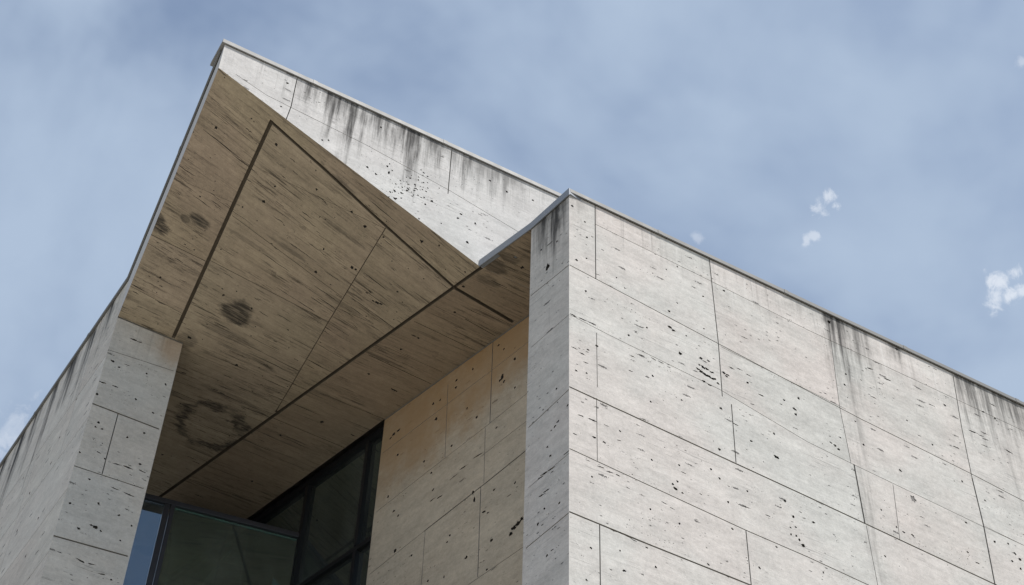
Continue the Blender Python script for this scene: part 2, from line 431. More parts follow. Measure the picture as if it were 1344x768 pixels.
M_can = stone('brown board marked concrete', BR, BR2, BR3, (.05, .042, .033), .9, seed=3.3, pit=.4, board=.9, streak_dir=(.30, 9.0), soil=(.045, .040, .034),
    spots=[cs(311, 411, .25, .21, .95), cs(208, 297, .19, .09, .95), cs(205, 283, .16, .06, .9), cs(262, 290, .17, .08, .95), cs(243, 287, .08, .05, .7), cs(448, 240, .22, .05, .5),
           cs(375, 325, .35, .04, .5), cs(450, 305, .4, .035, .45), cs(246, 446, .16, .12, .5), cs(300, 440, .5, .07, .45),
           cs(235, 520, .3, .05, .4), cs(330, 470, .5, .04, .4), cs(330, 320, .5, .035, .4), cs(300, 520, .5, .07, .4), cs(450, 400, .35, .06, .4)],
    rings=[cs(278, 560, .52, .46, 1.0)])
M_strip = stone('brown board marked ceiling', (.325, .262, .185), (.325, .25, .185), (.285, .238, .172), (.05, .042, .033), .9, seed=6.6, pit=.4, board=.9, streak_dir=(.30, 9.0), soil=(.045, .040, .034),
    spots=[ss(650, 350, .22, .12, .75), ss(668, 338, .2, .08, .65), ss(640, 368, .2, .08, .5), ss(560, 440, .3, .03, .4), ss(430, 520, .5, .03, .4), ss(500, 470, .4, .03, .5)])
M_fascia = stone('pale fascia stone', (.50, .50, .49), (.5, .48, .47), (.47, .47, .47), (.2, .2, .2), .3, seed=8.8, pit=.2)
M_metal = plain('weathered zinc coping', (.26, .28, .31), .55, .3, .12, 4)
M_metal_pale = plain('pale aluminium coping', (.25, .25, .245), .6, .0, .10, 4)
M_lead = plain('grey lead coping', (.16, .16, .155), .6, .0, .12, 4)
M_frame = plain('dark anodised frame', (.055, .058, .068), .38, .45, .12, 5)
M_frame_black = plain('black window frame', (.018, .019, .022), .42, .3, .12, 5)
M_glass = glass('tinted glass', (.42, .49, .55))
M_glass_green = glass('green tinted glass', (.42, .50, .45), 2.8, (.62, .86, .88))
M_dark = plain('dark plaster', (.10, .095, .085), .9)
M_roof = plain('roof gravel', (.33, .32, .30), .95, var=.3, scale=3)
M_paving = plain('pale paving', (.42, .385, .32), .9, var=.15, scale=.2)

# ------------------------------------------------------------------ traced voids and joints (photograph pixels on each wall)
def crop(ox, oy, k, lst): return [(ox + p[0] / k, oy + p[1] / k) + tuple(p[2:]) for p in lst]
# (x, y, size in pixels[, elongation])
front_pits = crop(740, 240, 2.953, [(33, 90, 3.2), (82, 152, 2.6), (90, 212, 2.6), (50, 300, 3.2), (87, 293, 2.4), (85, 420, 2.6), (440, 325, 2.6), (397, 335, 2), (540, 440, 2.4), (408, 498, 3.4), (412, 560, 6, 1.6), (424, 572, 4, 1.5),
    (450, 660, 5), (322, 562, 2.6), (475, 593, 2.6), (252, 592, 3.4), (128, 633, 3.6), (345, 748, 2.6), (525, 632, 3, 2.5), (236, 408, 2), (543, 565, 2), (205, 368, 2), (440, 466, 2),
    (40, 515, 7, 3), (75, 530, 7, 4), (105, 543, 6, 4), (40, 640, 5, 3), (70, 662, 6, 3.5), (95, 648, 4, 2), (85, 697, 5, 2.5), (350, 684, 5, 3), (375, 695, 5, 3), (405, 705, 3, 3), (265, 672, 5, 4), (300, 668, 5, 4),
    (530, 680, 5, 2), (545, 692, 5, 2.5), (560, 690, 4, 2), (525, 705, 4, 2), (540, 715, 6, 2), (555, 722, 5, 2), (575, 735, 5, 2), (545, 740, 6, 2), (565, 752, 5, 2), (585, 760, 4, 2), (510, 730, 5, 3), (650, 718, 6, 3), (680, 722, 5, 3), (620, 735, 4, 2), (635, 745, 4, 2), (715, 745, 5, 3),
    (48, 728, 3), (88, 738, 2.6), (260, 730, 5, 3), (150, 260, 3, 3), (130, 355, 4, 4), (700, 600, 5, 5), (640, 480, 3, 4), (620, 418, 3)])
front_pits += crop(740, 480, 2.666, [(305, 127, 3.4), (545, 293, 4.6), (643, 60, 3), (822, 115, 3.6), (735, 238, 3.2), (655, 263, 3.6, 1.5), (742, 318, 5), (550, 150, 3.6), (412, 120, 2.4), (197, 230, 3.2), (142, 268, 3), (105, 250, 5, 2.2), (100, 190, 8, 3.5), (60, 175, 6, 4), (40, 240, 5, 3),
    (308, 330, 2.6), (403, 348, 2.6), (515, 362, 4.4, 2), (545, 395, 2.8), (643, 440, 3.2), (575, 477, 2.8), (390, 430, 5, 1.6), (398, 405, 3), (382, 415, 3), (415, 445, 3), (775, 473, 2.8), (803, 527, 2.6), (812, 565, 2.8), (838, 630, 4.6), (795, 590, 3), (825, 610, 3), (98, 388, 3.2), (130, 355, 6, 4), (160, 372, 6, 4), (190, 384, 5, 3), (85, 332, 4, 2.5),
    (303, 502, 2.4), (590, 572, 3.4), (745, 635, 3), (685, 708, 3), (197, 648, 3), (212, 718, 5, 2), (165, 714, 4, 3), (322, 705, 3.6), (290, 637, 2.6), (80, 750, 3.2), (95, 638, 2.8), (205, 588, 8, 3), (230, 600, 7, 3), (175, 578, 6, 3), (248, 612, 5, 3), (505, 695, 4, 2), (575, 738, 3), (480, 20, 6, 2), (500, 35, 6, 2), (520, 45, 5, 2), (490, 55, 5, 2), (512, 68, 6, 2.4), (540, 62, 4), (470, 12, 5, 2), (560, 25, 5, 2), (570, 38, 4, 2),
    (690, 103, 6, 3), (660, 135, 4, 3), (760, 135, 4, 3), (805, 150, 3), (812, 170, 3), (350, 480, 5, 5), (225, 428, 4, 4), (640, 495, 6, 5), (715, 525, 5, 5), (405, 553, 3), (480, 450, 4, 3), (380, 500, 4, 4), (600, 205, 5, 4), (420, 375, 5, 4), (150, 210, 4, 4), (195, 262, 4, 4)])
front_pits += crop(1020, 380, 1.978, [(55, 282, 3.4), (18, 287, 2.6), (48, 312, 2.6), (2, 437, 4), (175, 247, 2.8), (178, 220, 2.8), (203, 342, 3.2, 2), (225, 403, 3), (320, 470, 3.6), (480, 498, 3.2), (337, 340, 2.4), (403, 403, 2.6), (495, 682, 3.2), (490, 605, 3), (270, 572, 2.6), (310, 617, 3.4), (328, 630, 3.2), (352, 638, 3.6), (95, 605, 5, 2), (68, 665, 5), (42, 590, 3), (50, 640, 3.2), (35, 618, 2.6), (20, 550, 2.8),
    (280, 692, 3), (120, 735, 3), (565, 335, 3), (535, 318, 3), (435, 300, 4, 2), (510, 370, 7, 4), (530, 380, 5, 3), (617, 685, 4), (630, 700, 3.6), (610, 705, 3), (632, 725, 3.4), (600, 660, 3), (565, 655, 3), (240, 205, 6, 3), (285, 233, 6, 3), (310, 155, 3.6), (135, 85, 5), (465, 410, 6, 4), (540, 548, 2.8), (125, 270, 4, 3), (150, 405, 4, 2), (160, 415, 4, 2), (140, 398, 4, 2), (165, 385, 3, 2), (520, 710, 5, 3), (400, 300, 5, 4), (250, 280, 5, 4), (370, 380, 4, 4), (600, 420, 7, 4), (560, 300, 5, 4)])
chip = crop(1020, 380, 1.978, [(352, 543, 9, 1.1)])
ret_pits = crop(480, 240, 2.953, [(705, 325, 7, .7), (680, 260, 2.4), (742, 227, 2.4)]) + crop(480, 470, 2.578, [(645, 105, 2.6), (683, 160, 3), (650, 215, 4, 2), (640, 232, 4, 2), (628, 245, 3, 2), (625, 330, 3.4), (628, 375, 7, 3), (605, 390, 8, 3.5), (590, 405, 6, 3), (612, 448, 6, 3), (595, 465, 7, 3), (655, 490, 3.4), (605, 510, 3.4), (582, 562, 4.4, .8), (613, 668, 3.6), (630, 650, 4, 3), (680, 320, 6, 5), (615, 300, 2.4), (600, 175, 2)])
inner_pits = crop(480, 470, 2.578, [(238, 205, 4.4), (228, 155, 3), (252, 142, 2.4), (307, 75, 2.8), (305, 100, 3), (343, 170, 2.8), (375, 200, 2.8), (290, 297, 3.6), (197, 350, 3.4), (228, 445, 3.4), (222, 388, 3.2), (108, 327, 3.2), (95, 518, 2.8), (110, 533, 2.8), (100, 652, 4.6), (155, 668, 3.2), (505, 422, 3.2), (425, 617, 4.4), (340, 675, 4.4), (275, 623, 2.6),
    (363, 455, 4, .5), (367, 480, 5, .4), (400, 520, 5, 2), (412, 524, 4, 2), (490, 595, 6, 1), (500, 575, 7, 1.4), (515, 560, 8, 1.6), (528, 545, 6, 1.4), (455, 75, 4), (462, 65, 5), (467, 80, 3), (505, 100, 2.6), (505, 5, 2.6), (443, 235, 2.8), (435, 445, 2.8), (75, 470, 2.8), (95, 258, 5, 2), (110, 245, 5, 2), (85, 270, 4, 2), (265, 740, 3.4, .6), (210, 755, 3.2), (410, 715, 3), (380, 330, 7, 6), (330, 370, 7, 6), (300, 400, 6, 6), (250, 470, 6, 4), (225, 480, 5, 4), (285, 600, 2.5), (485, 465, 4, 3)]) \
    + crop(480, 240, 2.953, [(415, 722, 3), (535, 645, 2.6), (515, 630, 2.6), (578, 680, 3.2), (530, 745, 4)])
pier_pits = crop(0, 340, 1.793, [(265, 240, 5, 2), (280, 255, 3), (252, 215, 4), (315, 190, 7, 3), (330, 196, 5, 3), (345, 270, 2.6), (390, 295, 2.8), (228, 318, 4.4), (320, 330, 3), (360, 362, 3.2), (240, 290, 7, 4), (272, 300, 6, 4), (300, 250, 5, 4), (188, 455, 2.8), (247, 470, 2.6), (232, 385, 4), (240, 400, 3), (225, 395, 3), (300, 420, 3), (340, 410, 2.8), (330, 483, 3.6), (300, 490, 8, 4), (275, 483, 7, 4), (335, 500, 6, 4), (232, 455, 5, 3),
    (165, 575, 3.6), (232, 575, 3), (210, 518, 3), (185, 634, 4.4), (225, 632, 6, 1.6), (215, 626, 4, 2), (237, 640, 3), (280, 603, 3), (310, 628, 3), (283, 662, 3.6), (305, 555, 8, 5), (270, 540, 7, 5), (140, 690, 5, 2.5), (190, 710, 9, 5), (215, 718, 7, 5), (262, 755, 3.6), (240, 742, 7, 4), (300, 590, 4, 3), (95, 690, 3)])
prow_pits = crop(350, 60, 2.4, [(65, 118, 3), (45, 192, 2.6), (175, 298, 2.4), (195, 298, 2.8), (317, 383, 3.4), (360, 257, 2.6), (403, 457, 3.2), (403, 482, 3.4), (385, 400, 4, .5), (380, 380, 3, .5), (345, 405, 3), (500, 500, 3.4), (520, 490, 3), (602, 543, 3.4), (612, 530, 2.8), (657, 560, 3.2), (632, 620, 4), (703, 425, 3.2), (757, 460, 3), (838, 487, 2.6), (553, 350, 4, 2.5), (640, 580, 3, 3), (285, 425, 2), (550, 560, 2), (480, 545, 2)]) \
    + [(random.gauss(540, 15), random.gauss(243, 11), random.uniform(1.2, 2.3), random.uniform(.7, 1.5)) for _ in range(60)]
can_pits = crop(180, 150, 2.56, [(265, 45, 5), (467, 102, 4), (463, 243, 3.2), (425, 293, 4.4), (603, 253, 4), (722, 328, 3.6), (765, 377, 4.4), (600, 530, 4.6), (722, 515, 5), (627, 452, 2.8), (385, 653, 3), (78, 548, 3.8), (290, 608, 2.6), (175, 750, 5, 1.6), (212, 276, 3, 2)]) \
    + crop(420, 280, 3.2, [(428, 118, 5, 1.4), (240, 375, 6, 2.2), (225, 368, 4, 2), (255, 380, 4, 2), (210, 330, 4, 2.5), (267, 100, 3.4, .7), (325, 330, 2.6), (150, 235, 3), (500, 135, 2.4)]) + crop(180, 420, 2.953, [(385, 175, 4), (98, 522, 3.4), (205, 70, 4), (330, 285, 5, 4), (180, 205, 5, 3), (300, 270, 5, 4), (540, 355, 4)])
strip_pits = crop(420, 280, 3.2, [(602, 308, 3.6), (850, 228, 4.4), (565, 415, 3), (340, 572, 3.2), (395, 515, 5, 2.4), (412, 524, 4, 2), (820, 185, 5, 2), (310, 742, 7, 2.4), (205, 675, 4, 2)]) + crop(180, 420, 2.953, [(445, 625, 4), (715, 395, 4), (555, 447, 2.8), (835, 447, 5, 3), (240, 682, 6, 3.5)])

def voids(pl, lst, tilt=0.0, k=1.0):
    out = []
    for q in lst:
        x, y, w = q[:3]; e = q[3] if len(q) > 3 else random.uniform(.8, 1.35)
        e = min(e, 1 + (e - 1) * .62)
        c = pl(x, y); a = pl(x + 1, y); b = pl(x, y + 1)
        pxs = math.sqrt(abs((a[0] - c[0]) * (b[1] - c[1]) - (a[1] - c[1]) * (b[0] - c[0])))   # metres per pixel here
        w *= .72 if e > 1.4 else .84 if w > 3 else .95; L = w * pxs * math.sqrt(e) * k * (1.15 if e > 1.8 else 1); W = w * pxs / math.sqrt(e) * k * (.55 if e > 1.8 else 1)
        dpt = min(.03, .6 * W + .004)
        out.append((blob2(c, L, max(W, .006), tilt + random.uniform(-.16, .16), n=10 if w < 3.5 else 16, rough=.42), dpt, 1))
    return out
def scatter(n, s0, s1, t0, t1, size=(.006, .013)):
    out = []
    for _ in range(n):
        e = random.choice((1, 1, 1.4, 2.5, 4)); w = random.uniform(*size)
        out.append((blob2((random.uniform(s0, s1), random.uniform(t0, t1)), w * math.sqrt(e), w / math.sqrt(e), random.uniform(-.2, .2), 7, .35), .008, 1))
    return out
def bedding(rows, s0, s1, t0, t1):
    "tiny voids gathered along bedding bands"
    out = []
    for _ in range(rows):
        a, t = random.uniform(s0, s1), random.uniform(t0, t1); Ln = random.uniform(.15, .9); sl = random.uniform(-.04, .04)
        for _ in range(int(Ln * random.uniform(8, 26)) + 2):
            x = random.random() ** 1.3 * Ln; w = random.uniform(.004, .011) * (1.5 if random.random() < .12 else 1); e = random.choice((1, 1.3, 2, 3.2))
            if not (s0 < a + x < s1): continue
            out.append((blob2((a + x, t + sl * x + random.gauss(0, .014)), w * math.sqrt(e), w / math.sqrt(e), random.uniform(-.5, .5), 6, .4), .009, random.choice((0, 1))))
    return out
def flip2(loop):
    return [((flat(NN) + az(60) * p[0] + az(-30) * p[1]).x, (flat(NN) + az(60) * p[0] + az(-30) * p[1]).y) for p in loop]
def board_marks(n, u0, u1, v0, v1):
    "thin open seams left by the boards of the formwork"
    e, g = az(60), az(-30); out = []
    for _ in range(n):
        L = random.choice((.06, .1, .14, .2, .3, .5)) * random.uniform(.7, 1.3); w = random.uniform(.004, .010); u, v = random.uniform(u0, u1), random.uniform(v0, v1)
        k = 5; up, lo = [], []
        for i in range(k + 1):
            x = u + L * i / k; y = v + random.gauss(0, .0025) + .02 * (i / k - .5) * L; h = w / 2 * (math.sin(math.pi * (i + .25) / (k + .5)) ** .6) * random.uniform(.5, 1.3)
            up.append((x, y + h)); lo.append((x, y - h))
        loop = [flat(NN) + e * a + g * b for a, b in lo + up[::-1]]
        out.append(([(p.x, p.y) for p in loop], .012, 1))
    return out
def joints(pl, lst, jm=2):
    "(pixel polyline, width in metres, depth)"
    out = []
    for pts, w, d in lst:
        seg = []
        for (a, b) in zip(pts, pts[1:]):
            n = max(1, int(math.hypot(b[0] - a[0], b[1] - a[1]) / 60))
            seg += [(a[0] + (b[0] - a[0]) * i / n, a[1] + (b[1] - a[1]) * i / n) for i in range(n)]
        seg.append(pts[-1])
        out += [(q, d, jm) for q in strip2([pl(*p) for p in seg], w)]
    return out
def lines(lst, w=.006, d=.012, jm=2): return [(q, d, jm) for pts in lst for q in strip2(pts, w)]

TH, MD, FN = (.019, .045), (.012, .03), (.0075, .018)
front_j = [
    ([(748, 348), (935, 447), (1130, 550), (1275, 622), (1344, 658)],) + MD,
    ([(781, 294), (935, 370), (1060, 433), (1255, 524), (1344, 566)],) + FN,
    ([(748, 413), (800, 440), (946, 512)],) + FN, ([(946, 455), (1020, 492), (1110, 537)],) + FN,
    ([(748, 508), (1060, 652), (1308, 768)],) + TH,
    ([(946, 512), (1060, 580), (1121, 610), (1288, 690), (1344, 716)],) + FN,
    ([(748, 589), (979, 696), (1060, 731), (1140, 768)],) + MD,
    ([(748, 672), (850, 714), (985, 768)],) + TH,
    ([(781, 268), (782, 366)],) + MD, ([(783, 437), (784, 508)],) + FN, ([(783, 523), (784, 605)],) + FN, ([(787, 689), (788, 768)],) + MD,
    ([(931, 340), (936, 388), (943, 452), (948, 520)],) + MD, ([(960, 531), (966, 607)],) + MD, ([(979, 696), (986, 768)],) + MD,
    ([(1087, 420), (1102, 534)],) + FN, ([(1102, 534), (1117, 608)],) + FN, ([(1121, 610), (1135, 686)],) + TH, ([(1172, 636), (1181, 708)],) + FN, ([(1137, 690), (1152, 768)],) + FN,
    ([(1251, 494), (1262, 560), (1276, 628)],) + MD, ([(1276, 628), (1291, 690), (1306, 768)],) + TH, ([(1291, 690), (1344, 716)],) + FN]
ret_j = [([(697, 388), (748, 347)],) + MD, ([(697, 456), (748, 412)],) + FN, ([(694, 561), (748, 510)],) + MD, ([(694, 640), (748, 594)],) + FN, ([(691, 719), (748, 672)],) + MD]
inner_j = [([(502, 595), (648, 484), (697, 446)],) + FN, ([(494, 672), (560, 620), (640, 558), (697, 512)],) + FN, ([(557, 697), (640, 632), (697, 586)],) + TH,
    ([(485, 754), (557, 697)],) + FN, ([(614, 768), (697, 711)],) + FN, ([(647, 448), (643, 555)],) + MD, ([(588, 505), (584, 600)],) + FN, ([(637, 562), (635, 634)],) + FN,
    ([(631, 640), (627, 757)],) + MD, ([(558, 697), (553, 768)],) + FN, ([(630, 600), (697, 548)],) + FN]
pier_j = [([(112, 526), (208, 563)],) + TH, ([(139, 458), (228, 487)],) + FN, ([(87, 608), (187, 641)],) + MD, ([(59, 700), (167, 730)],) + TH, ([(155, 543), (134, 622)],) + MD]
prow_j = [([(310, 98), (350, 125), (480, 190), (590, 250), (683, 306)],) + FN, ([(390, 103), (382, 140), (372, 166)],) + MD, ([(593, 196), (588, 254)],) + MD]
G, G2 = (.046, .07), (.034, .06)
can_j = [([(356, 160), (318, 243), (228, 442)],) + G, ([(356, 160), (430, 226), (490, 282), (597, 378)],) + G2, ([(507, 298), (430, 424), (362, 540)], .010, .02),
    ([(305, 283), (449, 390)], .006, .008), ([(274, 341), (432, 423)], .007, .01), ([(198, 308), (272, 344)], .008, .012), ([(170, 375), (240, 412)], .005, .008), ([(345, 224), (505, 300)], .004, .008), ([(420, 395), (490, 425)], .005, .008), ([(245, 240), (315, 270)], .004, .006), ([(300, 440), (390, 486)], .005, .008), ([(260, 520), (350, 556)], .004, .008)]
strip_j = [([(597, 378), (672, 422)],) + G, ([(544, 422), (624, 460)], .008, .012), ([(611, 419), (650, 441)], .010, .012), ([(484, 466), (566, 504)], .010, .012), ([(359, 549), (455, 589)], .010, .012), ([(420, 516), (508, 552)], .007, .01), ([(246, 628), (343, 662)], .010, .012), ([(505, 455), (580, 488)], .005, .01), ([(640, 368), (690, 392)], .005, .01), ([(660, 340), (697, 357)], .005, .01)]

# ------------------------------------------------------------------ the building
B = thing('building', None, 'pale stone clad building with a pointed concrete canopy over a dark glazed loggia', 'building')

# front wall
S1, DEEP = 22.0, H - CT
rec = joints(fp.px, front_j) + voids(fp.px, front_pits) + [(q[0], .006, 3) for q in voids(fp.px, chip)] + scatter(60, .1, 8, .15, 6.5) + bedding(95, .05, 8, .2, 6.3) + scatter(160, .1, 8, .15, 6.5, (.007, .016))
sfar = S(fp, 1344, 768)
for t in (7.2, 8.3, 9.4, 10.5, 11.6, 12.7, 13.8, 14.9): rec += lines([[(0, t), (S1, t)]])
for k in range(5): rec += lines([[(9.5 + 2.6 * k, 0), (9.5 + 2.6 * k, DEEP)]])
e_far = fp.p(S1, 0); TW = .68
kin0 = V((KIN.x, KIN.y, H - CT))
o = sheet('wall', [(0, 0), (S1, 0), (S1, DEEP), (0, DEEP)], rec, lambda a, b, d: fp.p(a, b, d), [M_front, soil_mat, joint_mat, M_chip], B,
          extra=[[kin0, kin0 + dF * S1, kin0 + dF * S1 - Z * DEEP, kin0 - Z * DEEP]])
tag(o, 'broad sunlit wall of pale stone panels')
# return face beside the loggia
wr = (KIN - K).length
rec = joints(rp.px, ret_j) + voids(rp.px, ret_pits, tilt=-.1) + scatter(12, .04, wr - .04, .3, 6) + bedding(14, .03, wr - .03, .5, 6)
for t in (6.0, 7.1, 8.2, 9.3): rec += lines([[(0, t), (wr, t)]])
o = sheet('wall', [(0, 0), (wr, 0), (wr, H - .11), (0, H - .11)], rec, lambda a, b, d: rp.p(a, b, d), [M_ret, soil_mat, joint_mat], B)
tag(o, 'narrow shaded return face with a black stain at its top')
# inner wall of the loggia
wi = (I2 - J).length
rec = lines([[(0, .014), (wi, .014)]], .028, .05) + joints(ip.px, inner_j) + voids(ip.px, inner_pits) + scatter(30, .1, wi - .1, .1, 4) + bedding(26, .1, wi - .1, .15, 4)
for t in (4.5, 5.5, 6.5, 7.5, 9): rec += lines([[(0, t), (wi, t)]])
e2 = ip.p(wi, 0)
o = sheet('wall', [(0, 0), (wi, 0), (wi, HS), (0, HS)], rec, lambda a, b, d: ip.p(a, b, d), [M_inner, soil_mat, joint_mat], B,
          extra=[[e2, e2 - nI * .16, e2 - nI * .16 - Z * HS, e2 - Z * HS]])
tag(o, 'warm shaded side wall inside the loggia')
# pier: the thick left wall's end face, and the side face running away from it
wp = (PR - PL).length
rec = lines([[(0, .012), (wp, .012)]], .024, .04) + joints(pp.px, pier_j) + voids(pp.px, pier_pits) + scatter(14, .04, wp - .04, .1, 5) + bedding(26, .03, wp - .03, .1, 5)
for t in (4.6, 5.6, 6.6, 7.8, 9): rec += lines([[(0, t), (wp, t)]])
b1 = pp.p(wp, 0); dBk = dL * 16.0
o = sheet('pier', [(0, 0), (wp, 0), (wp, HS), (0, HS)], rec, lambda a, b, d: pp.p(a, b, d), [M_pier, soil_mat, joint_mat], B,
          extra=[[b1, b1 + dBk, b1 + dBk - Z * HS, b1 - Z * HS]])
tag(o, 'grey stone pier carrying the left end of the canopy')
LL = 16.0
s0 = 0.0
lp0 = Plane(V((PL.x, PL.y, LT - CT)), dL, nL)
rec = voids(lp0.px, crop(0, 340, 1.793, [(70, 550, 3), (55, 515, 2.6), (120, 480, 2.6), (90, 610, 3), (180, 330, 2.6), (40, 640, 3), (60, 700, 3), (140, 420, 2.6)]), k=.7) + scatter(80, .1, 8, .2, 6)
for t in (1.35, 2.4, 3.5, 4.4, 5.4, 6.6, 8): rec += lines([[(0, t), (LL, t)]], .008, .015)
for k in range(12): rec += lines([[(.9 + 1.3 * k, 1.35 * (k % 2)), (.9 + 1.3 * k, 2.4 + 1.1 * (k % 3))]], .007, .012)
o = sheet('wall', [(0, 0), (LL, 0), (LL, LT - CT), (0, LT - CT)], rec, lambda a, b, d: lp0.p(a, b, d), [M_left, soil_mat, joint_mat], B, flip=False)
tag(o, 'long side wall receding to the left with dark runs under its coping')

# canopy soffit (warped front, flat back)
LBK = flat(PL) + dL * 3.2                                  # left wall, behind the glass screen
scr0 = at_z(405, 709, 15.53); scr1 = at_z(185, 652, 15.53)
dS = flat(scr1 - scr0).normalized()                        # along the glass screen, towards the left wall
nS = V((-dS.y, dS.x, 0)); nS = nS if nS.y < 0 else -nS
post = scr0 + dS * ((flat(at_z(222, 664, 15.53)) - flat(scr0)).dot(dS))
gapA = flat(at_z(218, 677, HS))
gapB = meet(flat(gapA), dS, flat(PL), dL)
dPart = az(-9)
parB = meet(gapA, dPart, flat(J), dI)
dFold = flat(FB - NN).normalized()
fG = meet(flat(NN), dFold, gapB, (gapA - gapB).normalized())
outl = [flat(NN), flat(T), flat(PL), gapB, fG]
stein = []
for i in range(1, 14):
    for j in range(1, 14):
        u, v = i / 14, j / 14
        p = flat(NN).lerp(flat(T), u).lerp(flat(Q).lerp(flat(PL), u), v); stein.append((p.x, p.y))
for i in range(1, 14):
    for a, b in ((NN, T), (T, PL), (PL, Q), (NN, Q)):
        p = flat(a).lerp(flat(b), i / 14); q = p.lerp(flat(NN.lerp(PL, .5)), .001); stein.append((q.x, q.y))
rec = joints(can_px, can_j, 2) + voids(can_px, can_pits, tilt=R(30)) + [(flip2(q[0]), q[1], 1) for q in scatter(240, -4.6, 0, -.2, 5.5, (.007, .02))] + board_marks(330, -5.2, 0, -.3, 6)
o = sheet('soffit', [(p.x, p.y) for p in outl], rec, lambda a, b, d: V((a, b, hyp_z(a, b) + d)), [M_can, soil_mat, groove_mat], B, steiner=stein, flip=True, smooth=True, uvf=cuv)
tag(o, 'brown board marked canopy underside rising to a point')
# loggia ceiling strip
stripo = [flat(NN), fG, gapA, parB, flat(J), flat(KIN)]
side = V((dFold.y, -dFold.x, 0))                           # towards the inner wall
side = side if side.dot(flat(I1 - NN)) > 0 else -side
fo = lambda s, w: flat(NN) + dFold * s + side * w
rec = [([fo(-.3, -.02), fo(9.4, -.02), fo(9.4, .046), fo(-.3, .046)], .07, 2)]
rec = [([(p.x, p.y) for p in r[0]], r[1], r[2]) for r in rec]
rec += joints(flat_px, strip_j, 2) + voids(flat_px, strip_pits, tilt=R(30)) + board_marks(120, -3.5, 1.2, -1.0, 6)
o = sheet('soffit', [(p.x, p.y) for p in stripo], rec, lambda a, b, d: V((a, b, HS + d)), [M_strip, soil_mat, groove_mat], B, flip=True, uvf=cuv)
tag(o, 'level brown ceiling strip beside the inner wall')

# prow face above the notch
RX = 3.2                                                    # how far it runs behind the front block
outl = [(sT, 0), (RX, 0), (RX, WT - CT - H + .12), (0, WT - CT - HS), (sT, tT)]
rec = joints(PW_.px, prow_j) + voids(PW_.px, prow_pits) + scatter(40, sT + .2, 0, .1, 1.4) + bedding(24, sT + .6, .2, .3, 1.5)
o = sheet('wall', outl, rec, lambda a, b, d: PW_.p(a, b, d), [M_prow, soil_mat, joint_mat], B)
tag(o, 'bright wedge shaped prow face with black rain streaks')
PT = PW_.p(sT, 0)                                           # top of the prow's sharp end
LTOP = V((PL.x, PL.y, LT - CT))
# left fascia
n = 24; fv = Plane(T, PL - T, V((0, 0, 0)))
mb = []
lenF = flat(PL - T).length
dTP = flat(PL - T).normalized(); nTP = V((-dTP.y, dTP.x, 0))
def fpos(a, b, d):
    k = a / lenF; lo = T.lerp(PL, k); hi = PT.lerp(LTOP, k); return lo.lerp(hi, b) - nTP * d
o = sheet('fascia', [(0, 0), (lenF, 0), (lenF, 1), (0, 1)], scatter(8, .2, lenF - .2, .2, .8, (.01, .02)), fpos, [M_fascia, soil_mat], B, flip=True)
tag(o, 'thin pale edge of the canopy seen almost end on')

# copings
def coping(pts, normals, z0, z1, depth, proud, mat, label, close_ends=True, zs=None, parent=B):
    "pts: outer wall line in plan (3D), mitred; z from z0 to z1"
    m = MB(); outer, inner = [], []
    for i, p in enumerate(pts):
        ns = [normals[k] for k in (i - 1, i) if 0 <= k < len(normals)]
        v = ns[0].copy()
        if len(ns) == 2:
            v = (ns[0] + ns[1]).normalized(); v = v / max(.3, v.dot(ns[0]))
        outer.append(p + v * proud); inner.append(p - v * depth)
    zz = zs or [(z0, z1)] * len(pts)
    sect = []
    for i in range(len(pts)):
        o_, n_ = flat(outer[i]), flat(inner[i]); a, b = zz[i]
        lip = (flat(pts[i]) - o_) * .55
        sect.append([m.b.verts.new(v) for v in (o_ + Z * a, o_ + Z * b, n_ + Z * (b + .015), n_ + Z * (a + .02), flat(pts[i]) + Z * (a + .02), o_ + lip + Z * a)])
    for s_, e_ in zip(sect, sect[1:]):
        for k in range(6): m.b.faces.new((s_[k], s_[(k + 1) % 6], e_[(k + 1) % 6], e_[k]))
    m.b.faces.new(sect[0]); m.b.faces.new(sect[-1][::-1])
    for i in range(len(pts) - 1):               # lap joints
        a, b = outer[i], outer[i + 1]; d = flat(b - a); Ln = d.length; d.normalize(); v = normals[i]
        for k in range(1, int(Ln / 1.85) + 1):
            q = flat(a) + d * (k * 1.85 - .6); f = (k * 1.85 - .6) / Ln
            lo = zz[i][0] + (zz[i + 1][0] - zz[i][0]) * f; hi = zz[i][1] + (zz[i + 1][1] - zz[i][1]) * f
            m.hexa([q - d * .03 - v * .02 + Z * (lo - .002), q + d * .03 - v * .02 + Z * (lo - .002), q + d * .03 + v * .004 + Z * (lo - .002), q - d * .03 + v * .004 + Z * (lo - .002)],
                   [q - d * .03 - v * .02 + Z * (hi + .003), q + d * .03 - v * .02 + Z * (hi + .003), q + d * .03 + v * .004 + Z * (hi + .003), q - d * .03 + v * .004 + Z * (hi + .003)])
    o = m.build('coping', mat, parent); tag(o, label); return o
kf = fp.p(S1, 0)
coping([K, kf], [nF], H - CT, H, .5, .03, M_lead, 'pale metal coping along the sunlit wall')
dE = flat(NN - KIN).normalized(); nE = V((-dE.y, dE.x, 0))
coping([K + nF * .028, KIN, flat(NN)], [nN, nE], H - .112, H + .004, .25, .02, M_metal, 'bluish metal coping on the return and the notch')
coping([PW_.p(sT - .04, 0), PW_.p(RX, 0)], [nW], WT - CT, WT + .01, .4, .028, M_metal_pale, 'pale metal coping on top of the prow')
PT2 = PT.lerp(LTOP, .035)
coping([PT2, LTOP, LTOP + dL * LL], [nTP, nL], 0, 0, .06, .03, M_lead, 'dark edged coping of the side wall', zs=[(PT2.z, PT2.z + CT + .012), (LTOP.z, LT), (LTOP.z, LT)])

